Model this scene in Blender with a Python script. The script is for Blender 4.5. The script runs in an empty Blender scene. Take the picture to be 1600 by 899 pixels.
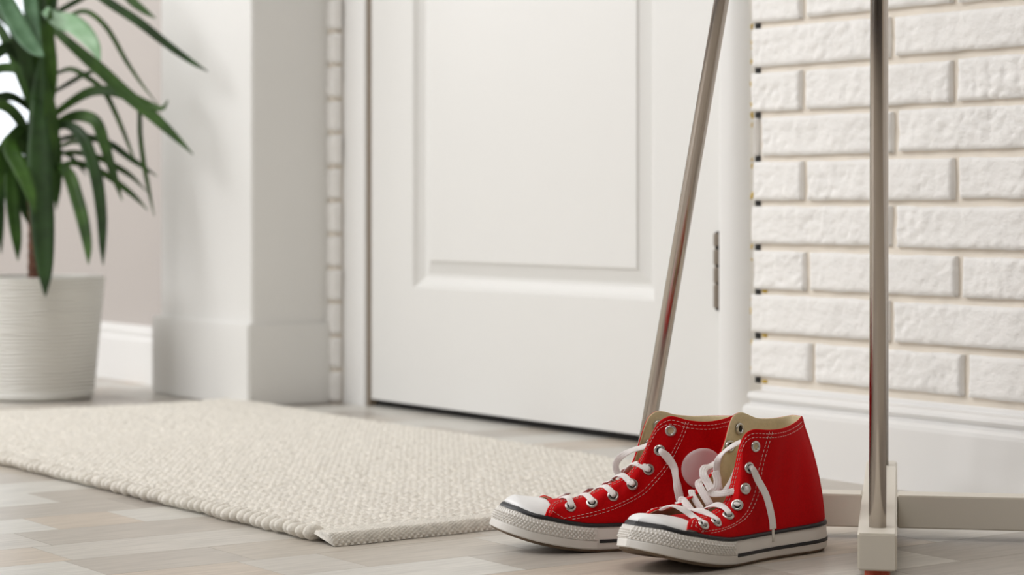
import bpy, bmesh, math, random
import numpy as np
from mathutils import Vector, Matrix, noise

# ------------------------------------------------------------------ camera, world, lights
SC = bpy.context.scene
COL = SC.collection
H = 0.34                      # camera height
FPX = 3500.0                  # focal length in pixels of the 1600 wide frame
HY = 320.0                    # horizon row
NN = math.hypot(2450.0, FPX)
CA, CB = 2450.0 / NN, FPX / NN
FWD = Vector((-CB, CA, 0.0))  # viewing direction on the floor plan
RGT = Vector((CA, CB, 0.0))

cam_d = bpy.data.cameras.new('camera')
cam = bpy.data.objects.new('camera', cam_d)
COL.objects.link(cam)
cam.location = (0, 0, H)
cam.rotation_euler = (math.pi / 2, 0, math.atan2(CB, CA))
cam_d.sensor_width = 36.0
cam_d.lens = FPX / 1600 * 36.0
cam_d.shift_y = -(449.5 - HY) / 1600
cam_d.clip_start = 0.02
cam_d.dof.use_dof = True
cam_d.dof.focus_distance = 2.16
cam_d.dof.aperture_fstop = 6.5
SC.camera = cam

world = bpy.data.worlds.new('World')
SC.world = world
world.use_nodes = True
bg = world.node_tree.nodes['Background']
bg.inputs[0].default_value = (0.90, 0.95, 1.0, 1)
bg.inputs[1].default_value = 2.2

SC.view_settings.view_transform = 'Standard'
SC.view_settings.look = 'None'
SC.view_settings.exposure = 0.16
SC.view_settings.gamma = 1.0
SC.view_settings.use_curve_mapping = False


def area_light(name, loc, target, sx, sy, power, col):
    d = bpy.data.lights.new(name, 'AREA')
    d.shape = 'RECTANGLE'
    d.size, d.size_y = sx, sy
    d.energy = power
    d.color = col
    o = bpy.data.objects.new(name, d)
    COL.objects.link(o)
    o.location = loc
    o.rotation_euler = (Vector(target) - Vector(loc)).to_track_quat('-Z', 'Y').to_euler()
    return o


area_light('window_daylight', (-3.9, -2.2, 1.70), (-2.6, 1.7, 0.30), 2.4, 1.7, 46, (0.985, 0.99, 1.0))
area_light('upper_key_light', (-3.9, -0.5, 2.45), (-2.6, 1.7, 0.15), 1.5, 1.1, 40, (0.985, 0.99, 1.0))  # raised share of the split key light, placed for steeper shading; no window here
area_light('side_daylight', (-5.4, 0.1, 1.7), (-2.4, 1.5, 0.3), 1.4, 1.6, 22, (0.985, 0.99, 1.0))
area_light('ceiling_fill', (-1.0, 0.0, 2.60), (-1.5, 0.6, 0.0), 1.2, 1.2, 24, (1.0, 0.985, 0.965))  # added fill for the right-hand faces, no fixture known here

# ------------------------------------------------------------------ helpers


def P(px, py, Z):
    """world point seen at a pixel, Z metres along the viewing direction"""
    return FWD * Z + RGT * ((px - 800) / FPX * Z) + Vector((0, 0, H - (py - HY) * Z / FPX))


def camxy(X, Z, z=0.0):
    return FWD * Z + RGT * X + Vector((0, 0, z))


def tag(o, label=None, cat=None, group=None, kind=None):
    if label: o['label'] = label
    if cat: o['category'] = cat
    if group: o['group'] = group
    if kind: o['kind'] = kind
    return o


def empty(name, loc=(0, 0, 0), rz=0.0):
    o = bpy.data.objects.new(name, None)
    COL.objects.link(o)
    o.location = loc
    o.rotation_euler = (0, 0, rz)
    o.empty_display_size = 0.05
    return o


def obj(name, data, mat=None, parent=None, smooth=False):
    if isinstance(data, bmesh.types.BMesh):
        me = bpy.data.meshes.new(name)
        data.normal_update()
        data.to_mesh(me)
        data.free()
    elif isinstance(data, tuple):
        me = bpy.data.meshes.new(name)
        me.from_pydata([tuple(v) for v in data[0]], [], data[1])
        me.update()
    else:
        me = data
    if mat is not None and len(me.materials) == 0:
        for m in (mat if isinstance(mat, (list, tuple)) else [mat]):
            me.materials.append(m)
    if smooth:
        for p in me.polygons: p.use_smooth = True
    o = bpy.data.objects.new(name, me)
    COL.objects.link(o)
    if parent is not None: o.parent = parent
    return o


def bm_box(bm, x0, x1, y0, y1, z0, z1, bevel=0.0):
    r = bmesh.ops.create_cube(bm, size=1.0)
    vs = r['verts']
    for v in vs:
        v.co = Vector(((x0 + x1) / 2 + v.co.x * (x1 - x0), (y0 + y1) / 2 + v.co.y * (y1 - y0), (z0 + z1) / 2 + v.co.z * (z1 - z0)))
    if bevel > 0:
        es = list({e for v in vs for e in v.link_edges})
        bmesh.ops.bevel(bm, geom=es, offset=bevel, segments=2, affect='EDGES', clamp_overlap=True)
    return bm


def box(x0, x1, y0, y1, z0, z1, bevel=0.0):
    return bm_box(bmesh.new(), x0, x1, y0, y1, z0, z1, bevel)


def lathe(profile, n=48, cap=False):
    vs, fs = [], []
    m = len(profile)
    for i in range(n):
        a = 2 * math.pi * i / n
        for r, z in profile:
            vs.append((r * math.cos(a), r * math.sin(a), z))
    for i in range(n):
        j = (i + 1) % n
        for k in range(m - 1):
            fs.append((i * m + k, j * m + k, j * m + k + 1, i * m + k + 1))
    if cap:
        fs.append(tuple(i * m for i in range(n))[::-1])
        fs.append(tuple(i * m + m - 1 for i in range(n)))
    return vs, fs


def prism_x(profile, x0, x1):
    """(y, z) outline, counter-clockwise seen from +X, pulled along X"""
    n = len(profile)
    vs = [(x0, y, z) for y, z in profile] + [(x1, y, z) for y, z in profile]
    fs = [(i, (i + 1) % n, n + (i + 1) % n, n + i) for i in range(n)]
    fs = [f[::-1] for f in fs]
    fs += [tuple(range(n)), tuple(range(2 * n - 1, n - 1, -1))]
    bm = bmesh.new()
    bv = [bm.verts.new(v) for v in vs]
    for f in fs: bm.faces.new([bv[i] for i in f])
    bmesh.ops.recalc_face_normals(bm, faces=bm.faces)
    return bm


def catmull(pts, n):
    """n samples along a Catmull-Rom spline through the rows of pts"""
    p = np.array(pts, float)
    p = np.vstack([2 * p[0] - p[1], p, 2 * p[-1] - p[-2]])
    m = len(p) - 3
    out = []
    for s in np.linspace(0, m, n):
        i = min(int(s), m - 1)
        t = s - i
        a, b, c, d = p[i], p[i + 1], p[i + 2], p[i + 3]
        out.append(0.5 * ((2 * b) + (-a + c) * t + (2 * a - 5 * b + 4 * c - d) * t * t + (-a + 3 * b - 3 * c + d) * t ** 3))
    return np.array(out)


def tube(pts, rad, n=10):
    pts = [Vector(p) for p in pts]
    vs, fs = [], []
    ref = None
    for i, p in enumerate(pts):
        t = (pts[min(i + 1, len(pts) - 1)] - pts[max(i - 1, 0)]).normalized()
        if ref is None:
            ref = t.orthogonal().normalized()
        ref = (ref - t * ref.dot(t)).normalized()
        b = t.cross(ref)
        r = rad[i] if isinstance(rad, (list, tuple)) else rad
        for k in range(n):
            a = 2 * math.pi * k / n
            vs.append(p + ref * (r * math.cos(a)) + b * (r * math.sin(a)))
    for i in range(len(pts) - 1):
        for k in range(n):
            k2 = (k + 1) % n
            fs.append((i * n + k, i * n + k2, (i + 1) * n + k2, (i + 1) * n + k))
    fs.append(tuple(range(n))[::-1])
    fs.append(tuple((len(pts) - 1) * n + k for k in range(n)))
    return vs, fs


def ribbon(pts, w, t, hints, ns=10, pinch=False):
    """flat woven band along pts; hints = direction its flat face looks at each control point"""
    n = max(24, len(pts) * 8)
    q = catmull(pts, n)
    hq = catmull(hints, n)
    vs, fs = [], []
    m = ns
    for i in range(n):
        p = Vector(q[i])
        tg = (Vector(q[min(i + 1, n - 1)]) - Vector(q[max(i - 1, 0)])).normalized()
        up = Vector(hq[i])
        up = up - tg * up.dot(tg)
        up = up.normalized() if up.length > 1e-6 else tg.orthogonal().normalized()
        sd = tg.cross(up)
        f = min(1.0, i / (n - 1) / 0.30) if pinch else 1.0
        wk, tk = w * (0.42 + 0.58 * f), t * (1.9 - 0.9 * f)
        for k in range(m):
            a = 2 * math.pi * k / m
            c, s = math.cos(a), math.sin(a)
            cx = math.copysign(abs(c) ** 0.7, c)
            rib = 1.0 + 0.24 * math.cos(12 * a)
            vs.append(p + sd * (wk / 2 * cx) + up * (tk / 2 * s * rib))
    for i in range(n - 1):
        for k in range(m):
            k2 = (k + 1) % m
            fs.append((i * m + k, (i + 1) * m + k, (i + 1) * m + k2, i * m + k2))
    fs.append(tuple(range(m)))
    fs.append(tuple((n - 1) * m + k for k in range(m))[::-1])
    return vs, fs


# ------------------------------------------------------------------ materials
def lin(r, g, b):
    f = lambda c: (c / 255) / 12.92 if c <= 10 else (((c / 255) + 0.055) / 1.055) ** 2.4
    return (f(r), f(g), f(b), 1)


def mat(name, col, rough=0.5, metal=0.0, spec=0.5, var=None, bump=None, coat=0.0, sheen=0.0, obj_coord=True):
    """col: linear rgba. var=(scale, amount, stretch); bump=[(kind, scale, strength, distance, stretch)...]"""
    m = bpy.data.materials.new(name)
    m.use_nodes = True
    nt = m.node_tree
    b = nt.nodes['Principled BSDF']
    b.inputs['Base Color'].default_value = col
    b.inputs['Roughness'].default_value = rough
    b.inputs['Metallic'].default_value = metal
    b.inputs['Specular IOR Level'].default_value = spec
    b.inputs['Coat Weight'].default_value = coat
    b.inputs['Sheen Weight'].default_value = sheen
    tc = nt.nodes.new('ShaderNodeTexCoord')
    out = tc.outputs['Object']

    def coords(stretch):
        mp = nt.nodes.new('ShaderNodeMapping')
        mp.inputs['Scale'].default_value = stretch
        nt.links.new(out, mp.inputs[0])
        return mp.outputs[0]
    if var:
        sc, amt, st = var
        tx = nt.nodes.new('ShaderNodeTexNoise')
        tx.inputs['Scale'].default_value = sc
        tx.inputs['Detail'].default_value = 5
        nt.links.new(coords(st), tx.inputs['Vector'])
        rp = nt.nodes.new('ShaderNodeValToRGB')
        rp.color_ramp.elements[0].position = 0.3
        rp.color_ramp.elements[1].position = 0.7
        lo = tuple(max(0, c * (1 - amt)) for c in col[:3]) + (1,)
        hi = tuple(min(1, c * (1 + amt)) for c in col[:3]) + (1,)
        rp.color_ramp.elements[0].color = lo
        rp.color_ramp.elements[1].color = hi
        nt.links.new(tx.outputs[0], rp.inputs[0])
        nt.links.new(rp.outputs[0], b.inputs['Base Color'])
    prev = None
    for kind, sc, strength, dist, st in (bump or []):
        if kind == 'noise':
            tx = nt.nodes.new('ShaderNodeTexNoise')
            tx.inputs['Detail'].default_value = 6
            o_ = tx.outputs[0]
        elif kind == 'voronoi':
            tx = nt.nodes.new('ShaderNodeTexVoronoi')
            o_ = tx.outputs[0]
        else:
            tx = nt.nodes.new('ShaderNodeTexWave')
            tx.bands_direction = kind[-1].upper()
            tx.inputs['Distortion'].default_value = 5.0
            tx.inputs['Detail'].default_value = 1
            o_ = tx.outputs[1]
        tx.inputs['Scale'].default_value = sc
        nt.links.new(coords(st), tx.inputs['Vector'])
        bp = nt.nodes.new('ShaderNodeBump')
        bp.inputs['Strength'].default_value = strength
        bp.inputs['Distance'].default_value = dist
        nt.links.new(o_, bp.inputs['Height'])
        if prev: nt.links.new(prev, bp.inputs['Normal'])
        prev = bp.outputs[0]
    if prev: nt.links.new(prev, b.inputs['Normal'])
    return m


ONE = (1, 1, 1)
M = {}
M['wall_white'] = mat('white_wall_paint', lin(228, 227, 224), 0.55, var=(3, 0.02, ONE), bump=[('noise', 40, 0.08, 0.002, ONE)])
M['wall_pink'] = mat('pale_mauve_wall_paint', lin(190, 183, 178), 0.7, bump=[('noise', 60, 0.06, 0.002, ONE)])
M['wall_room'] = mat('warm_room_paint', lin(112, 105, 100), 0.8)
M['ceiling'] = mat('ceiling_paint', lin(214, 212, 209), 0.8)
M['trim'] = mat('gloss_white_trim', lin(238, 237, 235), 0.32, bump=[('noise', 30, 0.03, 0.001, ONE)])
M['door'] = mat('white_door_paint', lin(230, 229, 226), 0.42, bump=[('noise', 14, 0.10, 0.0008, (8, 1, 0.6))])
M['brick'] = mat('white_painted_brick', lin(243, 241, 238), 0.7, var=(26, 0.03, ONE),
                 bump=[('noise', 90, 0.6, 0.005, (0.8, 1, 1))])
M['mortar'] = mat('cream_mortar', lin(230, 221, 208), 0.85, var=(30, 0.05, ONE), bump=[('noise', 60, 0.4, 0.002, ONE)])
M['foam'] = mat('yellow_foam', lin(196, 164, 60), 0.9, bump=[('noise', 200, 0.5, 0.002, ONE)])
M['gap_shade'] = mat('brown_gap_shade', lin(138, 124, 108), 0.8)  # brown tone standing in for shade in the gap beside the leaf
M['dark'] = mat('dark_gap', lin(28, 26, 25), 0.8)  # near-black tone that paints the shade in gaps and eyelet holes
M['steel'] = mat('brushed_steel', lin(190, 182, 174), 0.19, metal=1.0, bump=[('noise', 60, 0.05, 0.0005, (60, 60, 1))])
M['hinge'] = mat('hinge_steel', lin(152, 142, 130), 0.45, metal=1.0)
M['beam'] = mat('white_lacquered_wood', lin(226, 220, 208), 0.4, bump=[('noise', 50, 0.08, 0.0006, ONE)])
M['pad'] = mat('red_rubber_pad', lin(176, 70, 40), 0.5)
M['pot'] = mat('white_plastic_pot', lin(226, 224, 217), 0.42, bump=[('wavez', 15, 0.55, 0.005, (0.9, 0.9, 3.2))])
M['soil'] = mat('potting_soil', lin(52, 38, 28), 0.95, bump=[('noise', 90, 0.8, 0.01, ONE)])
M['trunk'] = mat('brown_bark', lin(98, 62, 42), 0.85, var=(40, 0.35, (1, 1, 3)), bump=[('noise', 60, 0.8, 0.006, (1, 1, 3))])
M['wool'] = mat('undyed_wool', lin(230, 225, 215), 0.95, spec=0.15, sheen=0.2, var=(90, 0.12, ONE),
                bump=[('noise', 420, 0.6, 0.002, ONE)])
M['red'] = mat('red_canvas', lin(198, 2, 10), 0.80, spec=0.15, var=(600, 0.10, ONE), bump=[('noise', 900, 0.35, 0.0006, ONE)])
M['red2'] = mat('red_canvas_tape', lin(196, 2, 12), 0.75, spec=0.2, bump=[('noise', 900, 0.3, 0.0006, ONE)])
M['lining'] = mat('beige_cotton_lining', lin(214, 198, 164), 0.9, spec=0.1, var=(300, 0.05, ONE), bump=[('noise', 700, 0.4, 0.0007, ONE)])
M['rubber'] = mat('white_rubber', lin(232, 228, 222), 0.48, var=(25, 0.04, ONE), bump=[('noise', 300, 0.06, 0.0005, ONE)])
M['toe_rubber'] = mat('smooth_white_rubber', lin(240, 240, 240), 0.35)
M['stripe'] = mat('black_rubber_stripe', lin(30, 30, 34), 0.45)
M['outsole'] = mat('worn_brown_outsole', lin(118, 100, 82), 0.8, var=(60, 0.3, ONE))
M['lace'] = mat('white_cotton_lace', lin(240, 234, 232), 0.85, spec=0.15, sheen=0.2, bump=[('noise', 900, 0.5, 0.0008, ONE)])
M['thread'] = mat('pale_thread', lin(236, 214, 206), 0.8)
M['eyelet'] = mat('aluminium_eyelet', lin(206, 204, 200), 0.3, metal=1.0)
M['patch'] = mat('white_ankle_patch', lin(236, 214, 216), 0.5)  # white patch with the red canvas's reflected tint put into its colour
M['clear'] = mat('clear_plastic_tip', lin(226, 222, 212), 0.25)

# glass
g = bpy.data.materials.new('window_glass')
g.use_nodes = True
b_ = g.node_tree.nodes['Principled BSDF']
b_.inputs['Transmission Weight'].default_value = 1.0
b_.inputs['Roughness'].default_value = 0.0
b_.inputs['IOR'].default_value = 1.05
M['glass'] = g


def leaf_mat(name, c1, c2):
    m = mat(name, c1, 0.5, spec=0.3)
    nt = m.node_tree
    b = nt.nodes['Principled BSDF']
    tc = nt.nodes.new('ShaderNodeTexCoord')
    tx = nt.nodes.new('ShaderNodeTexNoise')
    tx.inputs['Scale'].default_value = 22
    nt.links.new(tc.outputs['Object'], tx.inputs['Vector'])
    rp = nt.nodes.new('ShaderNodeValToRGB')
    rp.color_ramp.elements[0].color = c1
    rp.color_ramp.elements[1].color = c2
    rp.color_ramp.elements[0].position = 0.35
    rp.color_ramp.elements[1].position = 0.7
    nt.links.new(tx.outputs[0], rp.inputs[0])
    nt.links.new(rp.outputs[0], b.inputs['Base Color'])
    b.inputs['Subsurface Weight'].default_value = 0.0
    return m


M['leaf'] = leaf_mat('green_leaf', lin(40, 68, 20), lin(64, 98, 34))
M['leaf2'] = leaf_mat('deep_green_leaf', lin(30, 52, 20), lin(46, 76, 32))


M['leaf_sheen'] = leaf_mat('window_sheen_leaf', lin(128, 166, 126), lin(170, 200, 170))  # window reflection on one glossy leaf, put into its base colour
M['leaf_lit'] = leaf_mat('lit_green_leaf', lin(58, 92, 60), lin(88, 122, 90))  # lighter copy of the leaf green, daylight on two leaves painted in


def plank_mat(name, col):
    return mat(name, col, 0.33, spec=0.45, var=(26, 0.13, (6, 0.6, 1)),
               bump=[('noise', 30, 0.10, 0.0006, (8, 0.5, 1))])


PLANKS = [plank_mat('laminate_' + n, lin(*c)) for n, c in (
    ('pale_grey', (205, 202, 195)), ('light_grey', (196, 191, 183)), ('mid_grey', (182, 175, 166)),
    ('tan', (194, 182, 168)), ('warm_grey', (187, 179, 168)), ('dark_grey', (171, 164, 156)))]
M['floor_far'] = plank_mat('laminate_plain', lin(188, 180, 169))

R = random.Random(7)

# ------------------------------------------------------------------ room shell
YB = 1.94            # face of the bricks
YD = 1.975           # face of the door leaf
floor = tag(obj('floor', box(-6.0, 3.0, -3.5, 2.6, -0.05, -0.004), M['floor_far']), 'grey wood-look strip laminate floor of the hallway', 'floor', kind='structure')
PITCH = 0.0985
strip_cache = {}


def strip_mesh(n):
    return box(0.0, PITCH, 0.0, n, -0.004, 0.0, 0.0003)


k0 = -26
for k in range(k0, 7):
    x0 = -2.094 + k * PITCH
    rr = random.Random(311 + k)
    y = 0.62 + rr.uniform(-0.25, 0.0)
    pref = {-2: [0.957, 1.055], -4: [1.045], 1: [0.875, 1.30]}.get(k, [])
    cuts = [y]
    while y < 2.02:
        y += rr.choice((0.10, 0.2, 0.3, 0.3, 0.4, 0.5)) + rr.uniform(-0.02, 0.02)
        cuts.append(min(y, 2.06))
    if pref:
        cuts = [c for c in cuts if all(abs(c - q) > 0.12 for q in pref)] + pref
        cuts.sort()
    last = -1
    for i in range(len(cuts) - 1):
        a, b = cuts[i], cuts[i + 1]
        if b - a < 0.02: continue
        c = rr.choice([q for q in (0, 0, 1, 1, 1, 2, 2, 4, 4, 5, 5, 3) if q != last])
        if k == -2: c = 0 if b < 0.97 else (3 if b < 1.06 else (0 if a < 1.06 else c))
        if k == -4: c = 0 if b < 1.05 else (2 if a < 1.05 else c)
        last = c
        o = obj('plank', strip_mesh(b - a), PLANKS[c], floor)
        o.location = (x0, a, 0)

tag(obj('ceiling', box(-6.0, 3.0, -3.5, 2.6, 2.7, 2.75), M['ceiling']), 'plain white ceiling of the hallway', 'ceiling', kind='structure')
tag(obj('wall_front', box(-6.0, 3.0, -3.55, -3.5, 0, 2.7), M['wall_room']), 'plain warm beige wall behind the camera', 'wall', kind='structure')
tag(obj('wall_right', box(3.0, 3.05, -3.5, 2.6, 0, 2.7), M['wall_room']), 'plain warm beige side wall beyond the frame', 'wall', kind='structure')
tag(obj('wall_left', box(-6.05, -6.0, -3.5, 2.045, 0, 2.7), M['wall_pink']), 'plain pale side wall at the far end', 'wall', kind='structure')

# mauve wall behind the plant, with the window opening
YP = 1.885
bm = bmesh.new()
WX0, WX1, WZ0, WZ1 = -5.45, -4.355, 0.335, 1.95
bm_box(bm, WX1, -3.60, YP, YP + 0.16, 0, 2.7)
bm_box(bm, -6.0, WX0, YP, YP + 0.16, 0, 2.7)
bm_box(bm, WX0, WX1, YP, YP + 0.16, 0, WZ0)
bm_box(bm, WX0, WX1, YP, YP + 0.16, WZ1, 2.7)
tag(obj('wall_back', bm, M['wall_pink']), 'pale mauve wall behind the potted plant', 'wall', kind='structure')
win = tag(empty('window_1', (-4.9, YP + 0.08, WZ0)), 'bright window behind the potted plant with pale frame', 'window', kind='structure')


def win_piece(name, x0, x1, y0, y1, z0, z1, m):
    return obj(name, box(x0 + 4.9, x1 + 4.9, y0, y1, z0 - WZ0, z1 - WZ0, 0.003), m, win)


M['frame_grey'] = mat('pale_grey_window_frame', lin(206, 203, 206), 0.4)
for a in ((WX0, WX0 + 0.02, WZ0, WZ1), (WX1 - 0.02, WX1, WZ0, WZ1)):
    win_piece('window_frame', a[0], a[1], -0.075, 0.03, a[2], a[3], M['frame_grey'])
win_piece('window_frame', WX0 + 0.02, WX1 - 0.02, -0.03, 0.03, WZ0, WZ0 + 0.05, M['trim'])
win_piece('window_frame', WX0 + 0.02, WX1 - 0.02, -0.03, 0.03, WZ1 - 0.05, WZ1, M['trim'])
win_piece('pane', WX0 + 0.02, WX1 - 0.02, -0.003, 0.003, WZ0 + 0.05, WZ1 - 0.05, M['glass'])


def base_profile(yw, h, t):
    """skirting board profile: wall plane yw, height h, thickness t (towards -Y)"""
    return [(yw, 0), (yw, h), (yw - 0.006, h), (yw - 0.0085, h - 0.002), (yw - 0.0085, h - 0.006), (yw - t * 0.70, h - 0.0075),
            (yw - t * 0.78, h - 0.010), (yw - t * 0.80, h - 0.014), (yw - t * 0.74, h - 0.0175), (yw - t * 0.66, h - 0.019),
            (yw - t * 0.66, h - 0.0215), (yw - t * 0.86, h - 0.0235), (yw - t * 0.98, h - 0.027), (yw - t, h - 0.032), (yw - t, 0)]


tag(obj('baseboard_left', prism_x(base_profile(YP, 0.108, 0.02), -6.0, -3.64), M['trim']),
    'bright white moulded baseboard on the mauve wall beside the plant pot', 'baseboard', kind='structure')

# white pillar with its plinth
PX0, PX1, PY0 = -3.672, -3.327, 1.797
pil = tag(obj('pillar', box(PX0, PX1, PY0, 2.05, 0, 2.7, 0.003), M['wall_white']),
          'white square wall pillar between the plant and the door', 'pillar', kind='structure')
bmp = box(PX0 - 0.012, PX1 + 0.009, PY0 - 0.012, 2.02, 0.0, 0.140, 0.003)
obj('plinth', bmp, M['wall_white'], pil)

# door wall: substrate behind the bricks, left strip and right part, and the wall over the door
LX, RXc = -3.245, -2.322    # door leaf edges
bm = bmesh.new()
bm_box(bm, -2.215, 3.0, YB + 0.008, 2.6, 0, 2.7)
bm_box(bm, -3.34, -3.308, YB + 0.0045, 2.6, 0, 2.7)
bm_box(bm, -3.308, -2.215, YB + 0.012, 2.6, 2.06, 2.7)
brickwall = tag(obj('wall_door', bm, M['mortar']), 'white painted brick wall with cream joints around the door', 'wall', kind='structure')
bm = bmesh.new()
for q in range(0, 19):
    zj = 0.115 + q * 0.0579 - 0.0091 / 2
    bm_box(bm, -2.224, -2.2150, YB + 0.006, YB + 0.05, zj - 0.0040, zj + 0.0040)
obj('joint_shade', bm, M['dark'], brickwall)  # black blocks added as the shade in the open joint ends


def brick_mesh(x0, x1, z0, z1, seed, step=0.005):
    L, hh = x1 - x0, z1 - z0
    nx, nz = max(4, int(L / step)), max(6, int(hh / step))
    off = Vector((seed * 3.17, seed * 1.3, 0))
    vs, fs = [], []
    rough = 0.7 + 0.7 * ((seed * 7919) % 13) / 13

    def relief(x, z):
        p = Vector((x * 22, z * 30, 0)) + off
        d = noise.noise(p) * 0.0016
        k = 0.5 + 0.5 * noise.noise(Vector((x * 7, z * 12, seed * 2.1)))      # chiselled here, smooth there
        r1 = 1 - abs(noise.noise(p * 1.9 + Vector((5, 0, 0)))) * 2.2
        r2 = noise.noise(p * 4.3)
        return (d + k * (max(0, r1) ** 4 * 0.0044 * k + r2 * 0.0019)) * rough
    for j in range(nz + 1):
        for i in range(nx + 1):
            u, v = i / nx, j / nz
            x, z = u * L, v * hh
            e = min(x, L - x, z, hh - z)
            rnd = 0.0030 * max(0, 1 - e / 0.0035) ** 2
            wob = noise.noise(Vector((x * 30, z * 30, seed))) * 0.0012
            vs.append((x + (wob if i in (0, nx) else 0), -0.013 + relief(x, z) + rnd, z + (wob if j in (0, nz) else 0)))
    W = nx + 1
    for j in range(nz):
        for i in range(nx):
            a = j * W + i
            fs.append((a, a + 1, a + 1 + W, a + W))
    ring = [i for i in range(W)] + [j * W + nx for j in range(1, nz + 1)] + [nz * W + i for i in range(nx - 1, -1, -1)] + [j * W for j in range(nz - 1, 0, -1)]
    base = len(vs)
    for r_ in ring:
        x, y, z = vs[r_]
        vs.append((x, 0.004, z))
    n = len(ring)
    for i in range(n):
        fs.append((ring[i], base + i, base + (i + 1) % n, ring[(i + 1) % n]))
    return vs, fs


BP, BH, BZ = 0.0579, 0.0488, 0.115
XE = -2.225
seed = 1
rows = range(0, 18)
for r_ in rows:
    z0 = BZ + r_ * BP
    if r_ % 2 == 0:       # short brick first
        js = [-2.1225, -1.860, -1.598, -1.336, -1.074, -0.812]
    else:
        js = [-1.967, -1.705, -1.443, -1.181, -0.919]
    sh = {0: 0.012, 2: 0.002, 4: -0.003, 6: -0.006}.get(r_, R.uniform(-0.005, 0.005))
    x = XE + R.uniform(-0.004, 0.003)
    if r_ == 5:
        js = [-2.2125] + js
    for j in js:
        xe = j + (sh if j > -2.2 else 0)
        dz = R.uniform(-0.0012, 0.0012)
        o = obj('brick', brick_mesh(x, xe - 0.0055, z0 + dz, z0 + BH + R.uniform(-0.0012, 0.0012), seed, 0.0032 if (r_ < 11 and x < -1.65) else 0.012), M['brick'], brickwall, smooth=True)
        o.location = (x, YB + 0.013, z0 + dz)
        x = xe + 0.0055
        seed += 1
# the narrow strip left of the door
for r_ in range(-2, 16):
    z0 = BZ + r_ * BP + 0.004
    h0 = max(z0, 0.001)
    if r_ == 6 + 0:
        x1 = LX - 0.066
    x1 = -3.304 + R.uniform(-0.002, 0.002)
    o = obj('brick', brick_mesh(-3.338, x1, h0, z0 + BH + 0.002, seed), M['brick'], brickwall, smooth=True)
    o.location = (-3.338, YB + 0.013, h0)
    seed += 1
# yellow foam residue along the edge by the casing
bm = bmesh.new()
for z in (0.575, 0.545, 0.528, 0.552, 0.50, 0.470, 0.458, 0.446, 0.40, 0.39, 0.352, 0.285, 0.27, 0.215, 0.20, 0.16, 0.126):
    r = bmesh.ops.create_icosphere(bm, subdivisions=1, radius=R.uniform(0.0012, 0.0026))
    zz = R.uniform(0.8, 2.2)
    for v in r['verts']:
        v.co = Vector((v.co.x * 1.2 + XE - 0.003, v.co.y + YB + 0.004, v.co.z * zz + z + R.uniform(-0.004, 0.004)))
for z in (0.109, 0.169, 0.227):
    r = bmesh.ops.create_icosphere(bm, subdivisions=1, radius=0.003)
    for v in r['verts']:
        v.co = Vector((v.co.x * 2.2 + XE + 0.018, v.co.y + YB + 0.008, v.co.z * 0.8 + z))
o = obj('foam_residue', bm, M['foam'], brickwall)
o['kind'] = 'stuff'

tag(obj('baseboard_right', prism_x(base_profile(YB + 0.012, 0.1045, 0.042), -2.208, 3.0), M['trim']),
    'tall white moulded baseboard under the white brick wall', 'baseboard', kind='structure')

# ------------------------------------------------------------------ door with casing
# right casing: rounded on the side towards the bricks
prof = [(-2.307, 1.99), (-2.307, 1.957), (-2.305, 1.953), (-2.300, 1.951)]
for i in range(0, 11):
    a = math.radians(62) * i / 10
    prof.append((-2.300 + 0.038 * math.sin(a) / math.sin(math.radians(62)), 1.951 + 0.034 * (1 - math.cos(a))))
prof.append((-2.262, 2.03))
prof.append((-2.298, 2.03))


def prism_z(profile, z0, z1):
    n = len(profile)
    bm = bmesh.new()
    lo = [bm.verts.new((x, y, z0)) for x, y in profile]
    hi = [bm.verts.new((x, y, z1)) for x, y in profile]
    for i in range(n):
        bm.faces.new((lo[i], lo[(i + 1) % n], hi[(i + 1) % n], hi[i]))
    bm.faces.new(lo[::-1])
    bm.faces.new(hi)
    bmesh.ops.recalc_face_normals(bm, faces=bm.faces)
    return bm


tag(obj('trim_1', prism_z(prof, 0, 2.05), M['trim']), 'white rounded door casing between the hinge and the brick wall', 'door casing', kind='structure')
prof2 = [(LX - 0.077, 2.0), (LX - 0.077, 1.963), (LX - 0.073, 1.9605), (LX - 0.03, 1.9635), (LX - 0.004, 1.9645), (LX + 0.001, 1.968), (LX + 0.001, 1.99), (LX - 0.02, 2.0)]
tag(obj('trim_2', prism_z(prof2, 0, 2.05), M['trim']), 'white flat door casing beside the narrow brick strip', 'door casing', kind='structure')
tag(obj('trim_3', box(LX - 0.075, -2.276, 1.96, 2.03, 2.03, 2.10), M['trim']), 'white head casing over the door', 'door casing', kind='structure')

door = tag(empty('door_1', (RXc, YD, 0)), 'white panelled door with steel hinge, closed', 'door', kind='structure')
DZ0, DZ1 = 0.012, 2.025


def rect(x0, x1, z0, z1, y): return [(x0, y, z0), (x1, y, z0), (x1, y, z1), (x0, y, z1)]


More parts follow.
